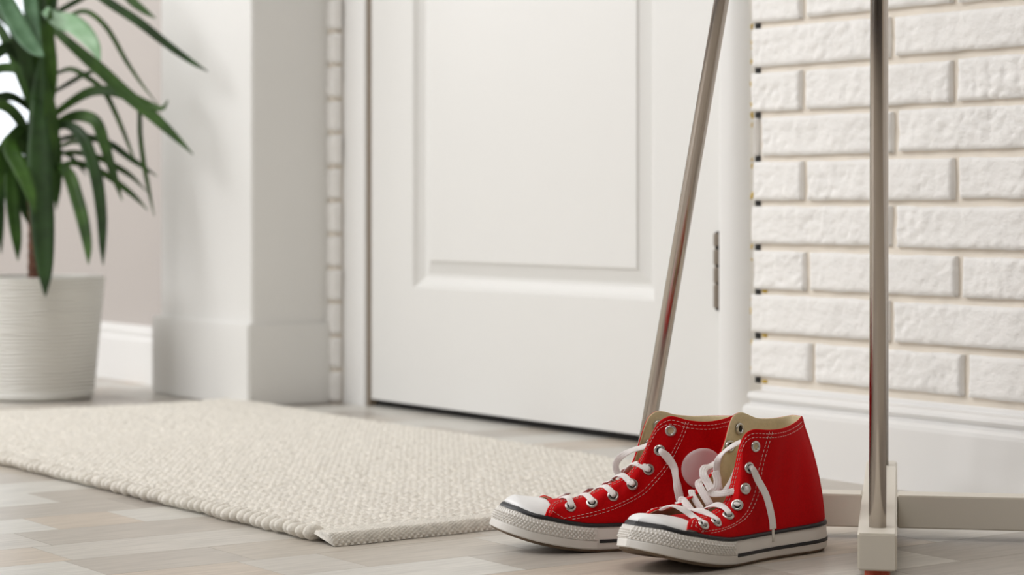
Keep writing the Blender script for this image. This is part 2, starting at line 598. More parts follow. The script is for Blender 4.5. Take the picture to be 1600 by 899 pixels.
def door_leaf():
    vs, fs = [], []

    def add(ring):
        i = len(vs)
        vs.extend(ring)
        return [i, i + 1, i + 2, i + 3]

    def bridge(a, b):
        for i in range(4):
            fs.append((a[i], a[(i + 1) % 4], b[(i + 1) % 4], b[i]))
    x0, x1 = LX + 0.0088 - RXc, -0.001
    px0, px1 = -3.105 - RXc, -2.472 - RXc
    zs = [(0.2042, 0.93), (1.06, 1.90)]
    # stiles and rails as quads around the two openings
    xs = [x0, px0, px1, x1]
    zz = [DZ0, zs[0][0], zs[0][1], zs[1][0], zs[1][1], DZ1]
    idx = {}
    for i, x in enumerate(xs):
        for j, z in enumerate(zz):
            idx[i, j] = len(vs)
            vs.append((x, 0, z))
    for i in range(3):
        for j in range(5):
            if i == 1 and j in (1, 3): continue
            fs.append((idx[i, j], idx[i + 1, j], idx[i + 1, j + 1], idx[i, j + 1]))
    for j in (1, 3):
        prev = [idx[1, j], idx[2, j], idx[2, j + 1], idx[1, j + 1]]
        za, zb = zz[j], zz[j + 1]
        for ins, dep in ((0.0015, 0.0020), (0.006, 0.0075), (0.013, 0.0125), (0.016, 0.0145), (0.020, 0.0150), (0.023, 0.0148), (0.043, 0.0065), (0.0445, 0.0035), (0.047, 0.0030)):
            ring = add(rect(px0 + ins, px1 - ins, za + ins, zb - ins, dep))
            bridge(prev, ring)
            prev = ring
        fs.append(tuple(prev))
    # edges and back
    b = add(rect(x0, x1, DZ0, DZ1, 0.04))
    fr = [idx[0, 0], idx[3, 0], idx[3, 5], idx[0, 5]]
    for i in range(4):
        fs.append((fr[(i + 1) % 4], fr[i], b[i], b[(i + 1) % 4]))
    fs.append((b[3], b[2], b[1], b[0]))
    return vs, fs


obj('door_leaf', door_leaf(), M['door'], door)
hinge = obj('hinge', box(-0.016, 0.004, -0.002, 0.003, 0.200, 0.302), M['hinge'], door)
for i, (a, b) in enumerate(((0.200, 0.232), (0.234, 0.255), (0.259, 0.279), (0.284, 0.301))):
    vs, fs = lathe([(0.0001, a), (0.0058, a), (0.0064, a + 0.001), (0.0064, b - 0.001), (0.0058, b), (0.0001, b)], 14)
    o = obj('knuckle', (vs, fs), M['hinge'], hinge, smooth=False)
    o.location = (-0.0045, -0.0055, 0)
vs, fs = lathe([(0.0001, 0.196), (0.0036, 0.197), (0.0036, 0.303), (0.0001, 0.304)], 12)
o = obj('hinge_pin', (vs, fs), M['dark'], hinge)
o.location = (-0.0045, -0.0055, 0)
# added strips that paint the shade in the gaps under and beside the leaf
bm = bmesh.new()
bm_box(bm, LX - RXc - 0.002, 0.03, 0.012, 0.05, 0.0, 0.02)
bm_box(bm, -0.008, 0.03, 0.014, 0.05, 0.0, 2.03)
obj('door_gap_shade', bm, M['dark'], door)
obj('door_gap_shade', box(LX - RXc + 0.0012, LX - RXc + 0.0086, -0.003, 0.05, 0.0, 2.03), M['gap_shade'], door)

# ------------------------------------------------------------------ rug
RX0, RX1, RY0, RY1 = -3.40, -1.925, 1.133, 1.790
RIB = 0.0142
rug = tag(empty('rug', ((RX0 + RX1) / 2, (RY0 + RY1) / 2, 0)), 'cream chunky woven wool rug with corded edge on the floor by the door', 'rug')
rc = Vector(((RX0 + RX1) / 2, (RY0 + RY1) / 2, 0))


def rug_body():
    nx, ny = 820, 400
    hem = 0.034
    X = np.linspace(RX0, RX1 - hem, nx)
    Y = np.linspace(RY0 + 0.008, RY1, ny)
    XX, YY = np.meshgrid(X, Y)
    hsh = lambda a, b, k: np.modf(np.abs(np.sin(a * 12.9898 + b * 78.233 + k) * 43758.5453))[0]
    wx = XX + 0.0006 * np.sin(YY * 90 + 3 * np.sin(XX * 31)) + 0.0004 * np.sin(YY * 210)
    rib = wx / (RIB * 0.5)
    ri = np.floor(rib)
    st = (YY + 0.0006 * np.sin(XX * 120 + 2 * np.sin(YY * 40))) / 0.0092 + 0.5 * (ri % 2) + 0.35 * hsh(ri, ri * 0, 3.0)
    si = np.floor(st)
    h = np.abs(np.sin(np.pi * rib)) ** 0.55 * np.abs(np.sin(np.pi * st)) ** 0.45
    rnd = hsh(ri, si, 0.0)
    pit = (hsh(ri, si, 7.7) > 0.84) * 0.0024
    front = np.clip((YY - RY0) / 0.016, 0, 1)
    low = 0.0011 * np.sin(XX * 9 + 2 * np.sin(YY * 7)) + 0.0008 * np.sin(YY * 13 + XX * 5)
    Z = 0.0086 + (0.0018 + 0.0014 * rnd) * h - pit * h + low * front - 0.0035 * (1 - front) ** 2
    vs = np.stack([XX - rc.x, YY - rc.y, Z], -1).reshape(-1, 3)
    vs2 = [tuple(v) for v in vs]
    fs = []
    for j in range(ny - 1):
        a = j * nx
        for i in range(nx - 1):
            fs.append((a + i, a + i + 1, a + i + 1 + nx, a + i + nx))
    # skirt to the floor
    ring = list(range(nx)) + [j * nx + nx - 1 for j in range(1, ny)] + [(ny - 1) * nx + i for i in range(nx - 2, -1, -1)] + [j * nx for j in range(ny - 2, 0, -1)]
    base = len(vs2)
    for r_ in ring:
        x, y, z = vs2[r_]
        vs2.append((x, y, 0.001))
    n = len(ring)
    for i in range(n):
        fs.append((ring[i], base + i, base + (i + 1) % n, ring[(i + 1) % n]))
    return vs2, fs


o = obj('woven_field', rug_body(), M['wool'], rug, smooth=True)


def rug_hem():
    """folded, flat woven band along the right end"""
    hem = 0.039
    nx, ny = 44, 660
    Y = np.linspace(RY0 - 0.003, RY1, ny)
    vs, fs = [], []
    for j, y in enumerate(Y):
        for i in range(nx):
            t = i / (nx - 1)
            # half oval section: top from field side, round over, to the floor
            a = math.pi * 0.5 * max(0.0, (t - 0.45) / 0.55)
            x = RX1 - hem + (t / 0.45 * hem * 0.74 if t < 0.45 else hem * 0.74 + hem * 0.26 * math.sin(a))
            z = 0.0118 if t < 0.45 else 0.0118 * math.cos(a) + 0.0003
            arc = x + (0.009 * a if t >= 0.45 else 0.0)
            r_ = (arc + y * 0.75) / 0.0052
            s_ = (arc - y * 0.75) / 0.0052
            br = abs(math.sin(math.pi * r_)) ** 0.6 * abs(math.sin(math.pi * s_)) ** 0.6
            if t < 0.06: br = -1.2 * (math.sin(y * 2 * math.pi / 0.019) > -0.2)
            wob = 0.0015 * math.sin(y * 23) + 0.001 * math.sin(y * 61)
            k = 1 + 0.0 * br
            z2 = max(0.0003, z + 0.0019 * (br - 0.4) * (1 if t < 0.9 else 0.3))
            vs.append((x + wob + 0.0020 * br * math.sin(a) - rc.x, y - rc.y, z2))
    for j in range(ny - 1):
        for i in range(nx - 1):
            a = j * nx + i
            fs.append((a, a + 1, a + nx + 1, a + nx))
    fs.append(tuple(range(nx))[::-1])
    fs.append(tuple((ny - 1) * nx + i for i in range(nx)))
    return vs, fs


obj('hem', rug_hem(), M['wool'], rug, smooth=True)


def loop_mesh(seed):
    rr = random.Random(seed)
    bm = bmesh.new()
    bmesh.ops.create_uvsphere(bm, u_segments=12, v_segments=8, radius=1.0)
    for v in bm.verts:
        d = 1 + 0.07 * noise.noise(v.co * 2.3 + Vector((seed, 0, 0)))
        v.co = Vector((v.co.x * 0.0063 * d, v.co.y * 0.0120 * d, v.co.z * 0.0079 * d))
    me = bpy.data.meshes.new('yarn_loop')
    bm.to_mesh(me)
    bm.free()
    me.materials.append(M['wool'])
    for p in me.polygons: p.use_smooth = True
    return me


loops = [loop_mesh(i) for i in range(6)]
n_loop = int((RX1 - 0.044 - RX0) / RIB)
for i in range(n_loop):
    x = RX1 - 0.044 - i * RIB
    o = obj('yarn_loop', loops[i % 6], None, rug)
    o.location = (x - rc.x + R.uniform(-0.001, 0.001), RY0 - rc.y + R.uniform(-0.0015, 0.0012), 0.0083 + R.uniform(-0.0003, 0.0010))
    o.rotation_euler = (R.uniform(-0.12, 0.12), R.uniform(-0.2, 0.2), R.uniform(-0.35, -0.05))
    o.scale = (R.uniform(0.93, 1.12), R.uniform(0.85, 1.12), R.uniform(0.92, 1.08))

# ------------------------------------------------------------------ coat stand: cross base with four leaning steel poles
ang = math.atan2(RGT.y, RGT.x)        # world direction of the picture's right
sc0 = camxy(0.376, 2.290)
psi = math.atan2(0.1698, 0.9855)
# local frame: +y runs away along the foot, +x to the right along the cross beam
st_rz = ang - psi
stand = tag(empty('coat_stand', sc0, st_rz), 'coat stand with leaning brushed steel poles on a white wooden cross base', 'coat stand')
BW, BT, ZB = 0.0350, 0.0335, 0.0120
HL = 0.291
obj('base_beam', box(-BW / 2, BW / 2, -HL, HL, ZB, ZB + BT, 0.0016), M['beam'], stand)
BWX = 0.036
obj('base_beam', box(-HL, -BW / 2, -BWX / 2, BWX / 2, ZB, ZB + BT - 0.0002, 0.0012), M['beam'], stand)
obj('base_beam', box(BW / 2, HL, -BWX / 2, BWX / 2, ZB, ZB + BT - 0.0002, 0.0012), M['beam'], stand)
RB, TL = 0.249, 0.172
for dx, dy in ((0, -1), (0, 1), (-1, 0), (1, 0)):
    zt = 1.40
    a = Vector((dx * RB, dy * RB, ZB + BT - 0.004))
    rt = RB - (zt - ZB - BT) * TL
    b = Vector((dx * rt, dy * rt, zt))
    o = obj('pole', tube([a, a.lerp(b, 0.5), b], 0.0079, 28), M['steel'], stand, smooth=True)
    vs, fs = lathe([(0.0001, 0.0), (0.0105, 0.0), (0.0115, 0.002), (0.0115, ZB + 0.001), (0.0001, ZB + 0.001)], 20)
    o = obj('foot_pad', (vs, fs), M['pad'], stand, smooth=False)
    o.location = (dx * (HL - 0.016), dy * (HL - 0.016), 0)
vs, fs = lathe([(0.0001, 1.37), (0.022, 1.37), (0.024, 1.375), (0.024, 1.43), (0.020, 1.437), (0.0001, 1.44)], 28)
obj('top_hub', (vs, fs), M['beam'], stand, smooth=False)

# ------------------------------------------------------------------ potted plant
pc = P(60, 320, 3.93)
plant = tag(empty('potted_plant', (pc.x, pc.y, 0)), 'tall strap-leaved green plant in a ribbed white pot by the mauve wall', 'plant')
PC = Vector((pc.x, pc.y, 0))
pot = [(0.0001, 0.001), (0.088, 0.001), (0.0945, 0.004), (0.097, 0.012)]
nn = 26
for i in range(nn + 1):
    t = i / nn
    pot.append((0.097 + (0.1155 - 0.097) * t + 0.0004 * math.sin(i * 2.4), 0.012 + t * 0.200))
pot += [(0.1155, 0.2135), (0.1145, 0.2150), (0.111, 0.2150), (0.1095, 0.2135), (0.108, 0.190), (0.0001, 0.189)]
obj('pot', lathe(pot, 72), M['pot'], plant, smooth=True)
vs, fs = lathe([(0.0001, 0.197), (0.06, 0.1965), (0.1075, 0.194)], 36)
obj('soil', (vs, fs), M['soil'], plant, smooth=True)
tp = [(0.002, 0, 0.19), (0.001, 0, 0.25), (0.0, 0.0, 0.31), (-0.003, 0, 0.37), (-0.002, 0, 0.41)]
tq = [Vector(p) for p in catmull(tp, 40)]
tr = [0.0195 * (1 - 0.2 * i / 39) * (1 + 0.05 * math.sin(i * 2.1)) for i in range(40)]
obj('trunk', tube(tq, tr, 16), M['trunk'], plant, smooth=True)


tq = [Vector(p) for p in catmull([(-0.002, 0, 0.40), (-0.001, 0, 0.50), (0.001, 0, 0.62), (0.003, 0, 0.76), (0.003, 0, 0.86)], 30)]
obj('leafy_stem', tube(tq, [0.0195 * (1 - 0.6 * i / 29) * (1 + 0.08 * math.sin(i * 1.7)) for i in range(30)], 14), M['leaf2'], plant, smooth=True)


def leaf_mesh(pts, w, twist=0.0, fold=0.22):
    """strap leaf along world points; w = greatest width in metres"""
    n = 22
    q = [Vector(p) for p in catmull([tuple(p) for p in pts], n)]
    vs, fs = [], []
    rows_ = []
    for i in range(n):
        t = i / (n - 1)
        tg = (q[min(i + 1, n - 1)] - q[max(i - 1, 0)]).normalized()
        view = Vector((q[i].x, q[i].y, q[i].z - H)).normalized()
        sd = tg.cross(view)
        sd = sd.normalized() if sd.length > 1e-4 else RGT.copy()
        nm = sd.cross(tg)
        a = twist * (0.4 + t)
        s2 = sd * math.cos(a) + nm * math.sin(a)
        n2 = nm * math.cos(a) - sd * math.sin(a)
        prof = (0.45 + 0.55 * min(1, t / 0.35)) * (1 - max(0, (t - 0.55) / 0.45) ** 2.0) ** 0.9
        ww = max(0.0006, w * prof * 0.5)
        row = []
        for k, (s, d) in enumerate(((-1, 0), (-0.5, 0.5), (0, 1), (0.5, 0.5), (1, 0))):
            row.append(q[i] + s2 * (s * ww) + n2 * (d * fold * ww))
        rows_.append((row, n2))
    th = 0.0007
    for row, n2 in rows_:
        for p in row: vs.append(p - PC)
        for p in row: vs.append(p - PC - n2 * th)
    m = 10
    for i in range(n - 1):
        a, b = i * m, (i + 1) * m
        for k in range(4):
            fs.append((a + k, a + k + 1, b + k + 1, b + k))
            fs.append((a + 5 + k + 1, a + 5 + k, b + 5 + k, b + 5 + k + 1))
        fs.append((a + 5, a, b, b + 5))
        fs.append((a + 4, a + 9, b + 9, b + 4))
    fs.append((0, 5, 6, 7, 8, 9, 4, 3, 2, 1))
    e = (n - 1) * m
    fs.append((e, e + 1, e + 2, e + 3, e + 4, e + 9, e + 8, e + 7, e + 6, e + 5))
    return vs, fs


# image paths (x, y) with width in pixels, depth of base and tip, twist
LEAVES = [
    ([(66, -110), (95, -75), (130, -32), (165, 0), (215, 33), (262, 70), (300, 97), (325, 112)], 15, 3.92, 3.78, 0.3),
    ([(70, -120), (130, -80), (180, -30), (205, 0), (226, 17), (244, 29)], 15, 3.93, 3.86, -0.2),
    ([(70, 60), (100, 32), (125, 18), (145, 23), (170, 48), (195, 92), (220, 130), (246, 163)], 9, 3.94, 3.84, 0.5),
    ([(70, 15), (90, 30), (118, 40), (142, 65), (157, 96)], 30, 3.88, 3.74, 0.25),
    ([(-8, -60), (2, -15), (18, 20), (36, 52), (54, 76), (69, 89)], 30, 3.86, 3.70, 0.2),
    ([(38, -80), (44, -30), (48, 10), (54, 50), (66, 84)], 24, 3.9, 3.74, -0.2),
    ([(58, 45), (88, 20), (130, -4), (175, -32), (215, -50)], 9, 3.93, 3.95, 0.1),
    ([(70, 30), (95, 55), (132, 88), (160, 112), (195, 145), (235, 178), (272, 212), (302, 242)], 21, 3.93, 3.78, 0.15),
    ([(75, 122), (95, 112), (112, 108), (135, 120), (162, 142), (184, 185), (203, 232), (211, 252)], 9, 3.95, 3.90, 0.3),
    ([(75, 150), (108, 130), (135, 115), (152, 112)], 8, 3.96, 4.02, 0.2),
    ([(72, 190), (90, 175), (115, 157), (142, 143), (172, 142), (202, 151), (228, 162), (253, 170), (263, 156)], 16, 3.93, 3.80, 0.2),
    ([(78, 205), (98, 188), (118, 181), (138, 183), (153, 195), (165, 232), (180, 280), (191, 314)], 19, 3.92, 3.82, 0.1),
    ([(80, 205), (100, 195), (118, 202), (132, 220), (144, 252), (153, 290), (159, 340), (160, 385), (161, 415)], 20, 3.90, 3.75, 0.1),
    ([(78, 262), (98, 258), (120, 255), (160, 270), (193, 293), (214, 311), (231, 329)], 11, 3.94, 3.90, 0.3),
    ([(82, 262), (97, 262), (109, 276), (119, 306), (129, 342), (137, 385), (138, 414)], 21, 3.88, 3.76, -0.1),
    ([(78, 225), (105, 215), (135, 214), (172, 225), (200, 245), (225, 262), (246, 276)], 11, 3.94, 3.90, 0.2),
    ([(80, 245), (110, 238), (150, 245), (185, 262), (207, 277), (230, 300)], 10, 3.95, 3.94, -0.2),
    ([(195, 145), (216, 165), (219, 212), (225, 258), (233, 300), (241, 338)], 8, 3.90, 3.86, 0.3),
    ([(60, 150), (61, 190), (62, 235), (64, 300), (67, 360), (70, 420), (71, 464)], 38, 3.87, 3.74, 0.1),
    ([(40, 190), (20, 215), (18, 235), (32, 262), (47, 300), (54, 335)], 26, 3.88, 3.76, 0.3),
    ([(40, 220), (22, 245), (18, 285), (21, 330), (26, 375), (28, 408)], 22, 3.90, 3.78, 0.2),
    ([(30, 230), (6, 255), (0, 300), (0, 350), (2, 397)], 16, 3.92, 3.80, 0.2),
    ([(75, 180), (86, 215), (88, 255), (89, 290), (88, 328)], 18, 3.92, 3.88, 0.1),
    ([(62, 150), (72, 220), (74, 290), (68, 350), (66, 392)], 26, 3.9, 3.82, -0.2),
    ([(55, 120), (35, 95), (15, 75), (-5, 85), (-30, 120)], 20, 3.92, 3.86, 0.1),
    ([(58, 200), (40, 140), (22, 90), (0, 45), (-25, 15)], 18, 3.93, 3.98, 0.2),
    ([(58, 250), (38, 200), (15, 170), (-10, 165), (-40, 190)], 18, 3.9, 3.8, 0.2),
    ([(62, 170), (66, 110), (72, 60), (80, 20), (90, -40)], 22, 3.94, 3.98, 0.1),
    ([(60, 210), (52, 150), (50, 100), (58, 60), (66, 30)], 26, 3.91, 3.84, 0.1),
    ([(56, 230), (40, 215), (20, 215), (4, 240), (-8, 290), (-12, 340)], 20, 3.9, 3.8, 0.1),
    ([(60, 260), (44, 250), (34, 275), (38, 320), (44, 350)], 22, 3.94, 3.92, 0.1),
    ([(60, 300), (70, 255), (76, 215), (74, 150), (68, 100)], 22, 3.95, 3.94, 0.2),
    ([(60, 140), (30, 110), (-10, 110), (-50, 150), (-75, 220)], 17, 3.95, 4.0, 0.1),
    ([(60, 100), (20, 40), (-30, 10), (-80, 40)], 17, 3.95, 4.03, 0.1),
    ([(60, 60), (50, -10), (30, -70), (0, -120)], 20, 3.95, 4.03, 0.1),
    ([(64, 40), (80, -40), (90, -110), (100, -160)], 18, 3.95, 3.97, 0.1),
    ([(60, 180), (10, 150), (-50, 190), (-90, 270)], 16, 3.92, 3.8, 0.2),
    ([(60, 220), (20, 220), (-30, 270), (-50, 340)], 16, 3.92, 3.85, 0.2),
    ([(60, 30), (110, -60), (150, -110), (190, -120)], 15, 3.97, 4.03, 0.2),
    ([(70, 300), (60, 250), (58, 200), (62, 140), (66, 80)], 30, 3.88, 3.86, 0.3),
    ([(62, 320), (74, 270), (80, 220), (78, 170), (72, 120)], 26, 3.88, 3.85, -0.3),
    ([(64, 210), (74, 160), (78, 110), (76, 60), (80, 10)], 24, 3.89, 3.85, 0.1),
    ([(60, 180), (50, 130), (38, 85), (24, 50), (8, 25)], 22, 3.89, 3.83, 0.1),
    ([(60, 260), (36, 230), (12, 225), (2, 262), (-2, 310)], 22, 3.9, 3.8, 0.3),
    ([(60, 235), (95, 228), (112, 222), (128, 224), (142, 236)], 7, 3.98, 4.02, 0.2),
    ([(62, 270), (82, 240), (96, 238), (112, 246), (126, 262), (136, 275)], 7, 3.98, 4.0, 0.2),
]
for i, (pp, w, z0, z1, tw) in enumerate(LEAVES):
    m_ = len(pp)
    pts = [P(x, y, z0 + (z1 - z0) * k / (m_ - 1)) for k, (x, y) in enumerate(pp)]
    lm = M['leaf_sheen'] if i == 3 else (M['leaf_lit'] if i in (4, 5) else (M['leaf'] if i % 3 else M['leaf2']))
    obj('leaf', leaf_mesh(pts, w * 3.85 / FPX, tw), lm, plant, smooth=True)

# ------------------------------------------------------------------ sneakers
L = 0.25
LAT = [(0.0, 0.0), (0.003, 0.0145), (0.012, 0.0245), (0.03, 0.0305), (0.06, 0.0315), (0.10, 0.0325), (0.14, 0.0395), (0.17, 0.0435), (0.195, 0.0425), (0.215, 0.0375), (0.232, 0.028), (0.243, 0.0165), (0.25, 0.0)]
MED = [(0.0, 0.0), (0.003, 0.0145), (0.012, 0.0240), (0.03, 0.0295), (0.06, 0.0290), (0.10, 0.0280), (0.14, 0.0350), (0.17, 0.0405), (0.195, 0.0415), (0.215, 0.0385), (0.232, 0.030), (0.243, 0.0185), (0.25, 0.0)]


def zbot(x): return 0.0 if x < 0.145 else 0.0215 * ((x - 0.145) / 0.105) ** 1.7


def foxh(x):
    return float(np.interp(x, [0, 0.04, 0.10, 0.16, 0.20, 0.235, 0.25], [0.0300, 0.0290, 0.0278, 0.0285, 0.0302, 0.0285, 0.0255]))


def smooth(a, b, x):
    t = min(1, max(0, (x - a) / (b - a)))
    return t * t * (3 - 2 * t)


def make_shoe(name, label, heel_cam, phi, lateral_left, patch, near):
    Lf, Rt = (LAT, MED) if lateral_left else (MED, LAT)
    hc = camxy(*heel_cam)
    d = RGT * (-math.cos(phi)) + FWD * (-math.sin(phi))     # toe direction
    rz = math.atan2(d.y, d.x)
    root = tag(empty(name, hc, rz), label, 'shoe', 'pair of red sneakers')
    SX = 1.024
    root.scale = (SX, 1, 1)
    inv = Matrix.Diagonal((1 / SX, 1, 1)) @ Matrix.Rotation(-rz, 3, 'Z')

    def ray_plane(px, py, yl):
        """local point where a picture ray meets the plane y = yl of this shoe"""
        o = inv @ (Vector((0, 0, H)) - hc)
        dd = inv @ (P(px, py, 1.0) - Vector((0, 0, H)))
        t = (yl - o.y) / dd.y
        return o + dd * t

    # outline, dense and closed: heel -> left -> toe -> right
    lp = catmull([(x, y) for x, y in Lf], 110)
    rp_ = catmull([(x, -y) for x, y in Rt], 110)
    out = np.vstack([lp, rp_[::-1][1:-1]])
    # even spacing
    cl = np.vstack([out, out[:1]])
    sl = np.concatenate([[0], np.cumsum(np.linalg.norm(np.diff(cl, axis=0), axis=1))])
    NO = 220
    ss = np.linspace(0, sl[-1], NO, endpoint=False)
    out = np.stack([np.interp(ss, sl, cl[:, 0]), np.interp(ss, sl, cl[:, 1])], 1)
    cen = np.array([0.125, 0.0])
    tan = np.roll(out, -1, 0) - np.roll(out, 1, 0)
    nrm = np.stack([-tan[:, 1], tan[:, 0]], 1)
    nrm /= np.linalg.norm(nrm, axis=1)[:, None]
    sgn = np.sign(np.sum(nrm * (out - cen), 1))
    nrm *= sgn[:, None]
    # orientation: outline runs clockwise or not -> only matters for faces, fixed by recalculation

    def lean(x, t):
        """top of the wall leans back at the toe; t 0 bottom .. 1 top"""
        return 0.0125 * smooth(0.205, 0.25, x) * t ** 1.3

    def wall(i, t, off=0.0):
        x, y = out[i]
        h = foxh(x)
        z = zbot(x) + 0.003 * (1 - t) * 0 + h * t
        bul = 0.0008 * math.sin(math.pi * t) - 0.0018 * max(0, 0.12 - t) / 0.12
        k = lean(x, t)
        return Vector((x - k + nrm[i, 0] * (off + bul), y * (1 - 0.18 * k / 0.0125 * t * 0.5) + nrm[i, 1] * (off + bul), z))

    def closed_band(levels, off, lo_cap=False, hi_cap=False):
        bm = bmesh.new()
        rings = []
        for t, o_ in levels:
            rings.append([bm.verts.new(wall(i, t, off + o_)) for i in range(NO)])
        for a, b in zip(rings, rings[1:]):
            for i in range(NO):
                bm.faces.new((a[i], a[(i + 1) % NO], b[(i + 1) % NO], b[i]))
        if lo_cap: bm.faces.new(rings[0])
        if hi_cap: bm.faces.new(rings[-1])
        bmesh.ops.recalc_face_normals(bm, faces=bm.faces)
        return bm

    obj('outsole', closed_band([(0.0, -0.004), (0.0, -0.0012), (0.03, -0.0003), (0.10, -0.0005), (0.12, -0.004)], 0.0, True, True), M['outsole'], root, smooth=False)
    sole = obj('sole', closed_band([(0.10, -0.003), (0.105, 0.0002), (0.16, 0.0006), (0.5, 0.0004), (0.9, 0.0), (0.97, -0.0006), (1.0, -0.0018), (0.99, -0.0045), (0.95, -0.008)], 0.0, True, True), M['rubber'], root, smooth=True)
    XB = 0.150      # end of the toe bumper

    def open_band(test, ts, off, th=0.0012):
        """raised strip along the part of the outline where test(x) holds"""
        ids = [i for i in range(NO) if test(out[i, 0])]
        # make the run contiguous
        for k in range(len(ids)):
            if (ids[k] - ids[k - 1]) % NO != 1:
                ids = ids[k:] + ids[:k]
                break
        bm = bmesh.new()
        rows2 = []
        for t, o_ in ts:
            rows2.append([bm.verts.new(wall(i, t, off + o_)) for i in ids])
        for a, b in zip(rows2, rows2[1:]):
            for i in range(len(ids) - 1):
                bm.faces.new((a[i], a[i + 1], b[i + 1], b[i]))
        for e in (0, -1):
            f = [r_[e] for r_ in rows2]
            if len(f) > 2: bm.faces.new(f)
        bmesh.ops.recalc_face_normals(bm, faces=bm.faces)
        return bm, ids

    bm, _ = open_band(lambda x: x < XB, [(0.335, -0.001), (0.335, 0.0007), (0.45, 0.0007), (0.45, -0.001)], 0.0004)
    obj('lower_stripe', bm, M['stripe'], root)
    bm = closed_band([(0.87, -0.002), (0.875, 0.0007), (0.94, 0.0008), (0.99, 0.0002), (1.01, -0.003)], 0.0002)
    obj('pinstripe', bm, M['stripe'], root, smooth=False)
    bm, ids = open_band(lambda x: x > XB, [(0.13, -0.001), (0.15, 0.0010), (0.36, 0.0013), (0.40, 0.0013), (0.41, 0.0004), (0.42, 0.0013), (0.78, 0.0012), (0.84, 0.0010), (0.86, -0.0006)], 0.0004)
    bumper = obj('toe_bumper', bm, M['rubber'], root, smooth=False)
    # pyramid studs on the bumper
    def wallf(s, t, off):
        i = int(s) % NO
        f = s - int(s)
        return wall(i, t, off).lerp(wall((i + 1) % NO, t, off), f)
    vs, fs = [], []
    s0, s1 = ids[0] + 0.6, ids[0] + len(ids) - 1.6
    ncol = 58
    for c in range(ncol):
        for r_ in range(4):
            sc_ = s0 + (s1 - s0) * (c + 0.5 + 0.5 * (r_ % 2)) / (ncol + 0.5)
            tc = 0.485 + r_ * 0.078
            ds, dt = (s1 - s0) / ncol * 0.48, 0.074
            b0 = len(vs)
            vs += [wallf(sc_ - ds, tc, 0.0016), wallf(sc_, tc - dt, 0.0016), wallf(sc_ + ds, tc, 0.0016), wallf(sc_, tc + dt, 0.0016), wallf(sc_, tc, 0.0034)]
            fs += [(b0, b0 + 1, b0 + 4), (b0 + 1, b0 + 2, b0 + 4), (b0 + 2, b0 + 3, b0 + 4), (b0 + 3, b0, b0 + 4)]
    bm = bmesh.new()
    bv = [bm.verts.new(v) for v in vs]
    for f in fs: bm.faces.new([bv[i] for i in f])
    o = obj('studs', bm, M['rubber'], bumper)
    o['kind'] = 'stuff'
    # thin ribs above the studs
    vs, fs = [], []
    nrib = 64
    for c in range(nrib):
        sc_ = s0 + (s1 - s0) * (c + 0.5) / nrib
        ds = (s1 - s0) / nrib * 0.26
        b0 = len(vs)
        vs += [wallf(sc_ - ds, 0.79, 0.0013), wallf(sc_ + ds, 0.79, 0.0013), wallf(sc_ + ds, 0.855, 0.0009), wallf(sc_ - ds, 0.855, 0.0009), wallf(sc_, 0.795, 0.0024), wallf(sc_, 0.85, 0.0021)]
        fs += [(b0, b0 + 4, b0 + 5, b0 + 3), (b0 + 1, b0 + 2, b0 + 5, b0 + 4), (b0, b0 + 1, b0 + 4), (b0 + 3, b0 + 5, b0 + 2)]
    o = obj('ribs', (vs, fs), M['rubber'], bumper)
    o['kind'] = 'stuff'

    # widths of the top of the foxing at a station
    def wside(x, left):
        c = Lf if left else Rt
        xs = [q[0] for q in c]
        dense = lp if left else rp_
        return float(np.interp(x, dense[:, 0], np.abs(dense[:, 1])))

    XC = 0.1945     # rear edge of the toe cap
    XT = 0.25 - 0.0125 - 0.0012

    def dome(x, yy, hmul=1.0, extra=0.0):
        """rounded top over the foxing: yy -1..1 across"""
        k = (x - 0.16) / (XT - 0.16)
        q = max(0.0, min(1.0, (x - XC) / (XT - XC)))
        xo = x
        if x > 0.205:    # undo the lean to read the outline
            xo = min(0.2499, x + lean(x, 1.0) + 0.0)
            for _ in range(4): xo = min(0.25, x + lean(xo, 1.0) + 0.0012 * q)
        wl, wr = wside(xo, True) - 0.0018, wside(xo, False) - 0.0018
        w = max(0.0004, wl if yy > 0 else wr)
        hh = (0.0125 * (1 - q ** 2.3) ** 0.62 if x >= XC else 0.0125 + 0.0065 * (XC - x) / 0.034) * hmul
        z0 = zbot(xo) + foxh(xo) * 0.985
        return Vector((x, yy * w, z0 + hh * (1 - abs(yy) ** 2.6) ** 0.7 + extra))

    def grid(nx, ny, fn):
        vs = [fn(i / (nx - 1), j / (ny - 1)) for i in range(nx) for j in range(ny)]
        fs = [(i * ny + j, (i + 1) * ny + j, (i + 1) * ny + j + 1, i * ny + j + 1) for i in range(nx - 1) for j in range(ny - 1)]
        return vs, fs
    cs = lambda v: math.sin((v - 0.5) * math.pi)
    vs, fs = grid(34, 33, lambda u, v: dome(XC + (XT - XC) * math.sin(u * math.pi / 2), cs(v)))
    # rear rim of the cap turns down onto the vamp
    b0 = len(vs)
    for j in range(33):
        p = vs[j]
        vs.append(Vector((p.x - 0.0005, p.y * 0.995, p.z - 0.0016)))
    fs += [(j, j + 1, b0 + j + 1, b0 + j) for j in range(32)]
    obj('toe_cap', (vs, fs), M['toe_rubber'], root, smooth=True)
    vs, fs = grid(16, 29, lambda u, v: dome(0.150 + (XC + 0.001 - 0.150) * u, cs(v) * 0.985, 1.0, -0.0012))
    obj('vamp', (vs, fs), M['red'], root, smooth=True)

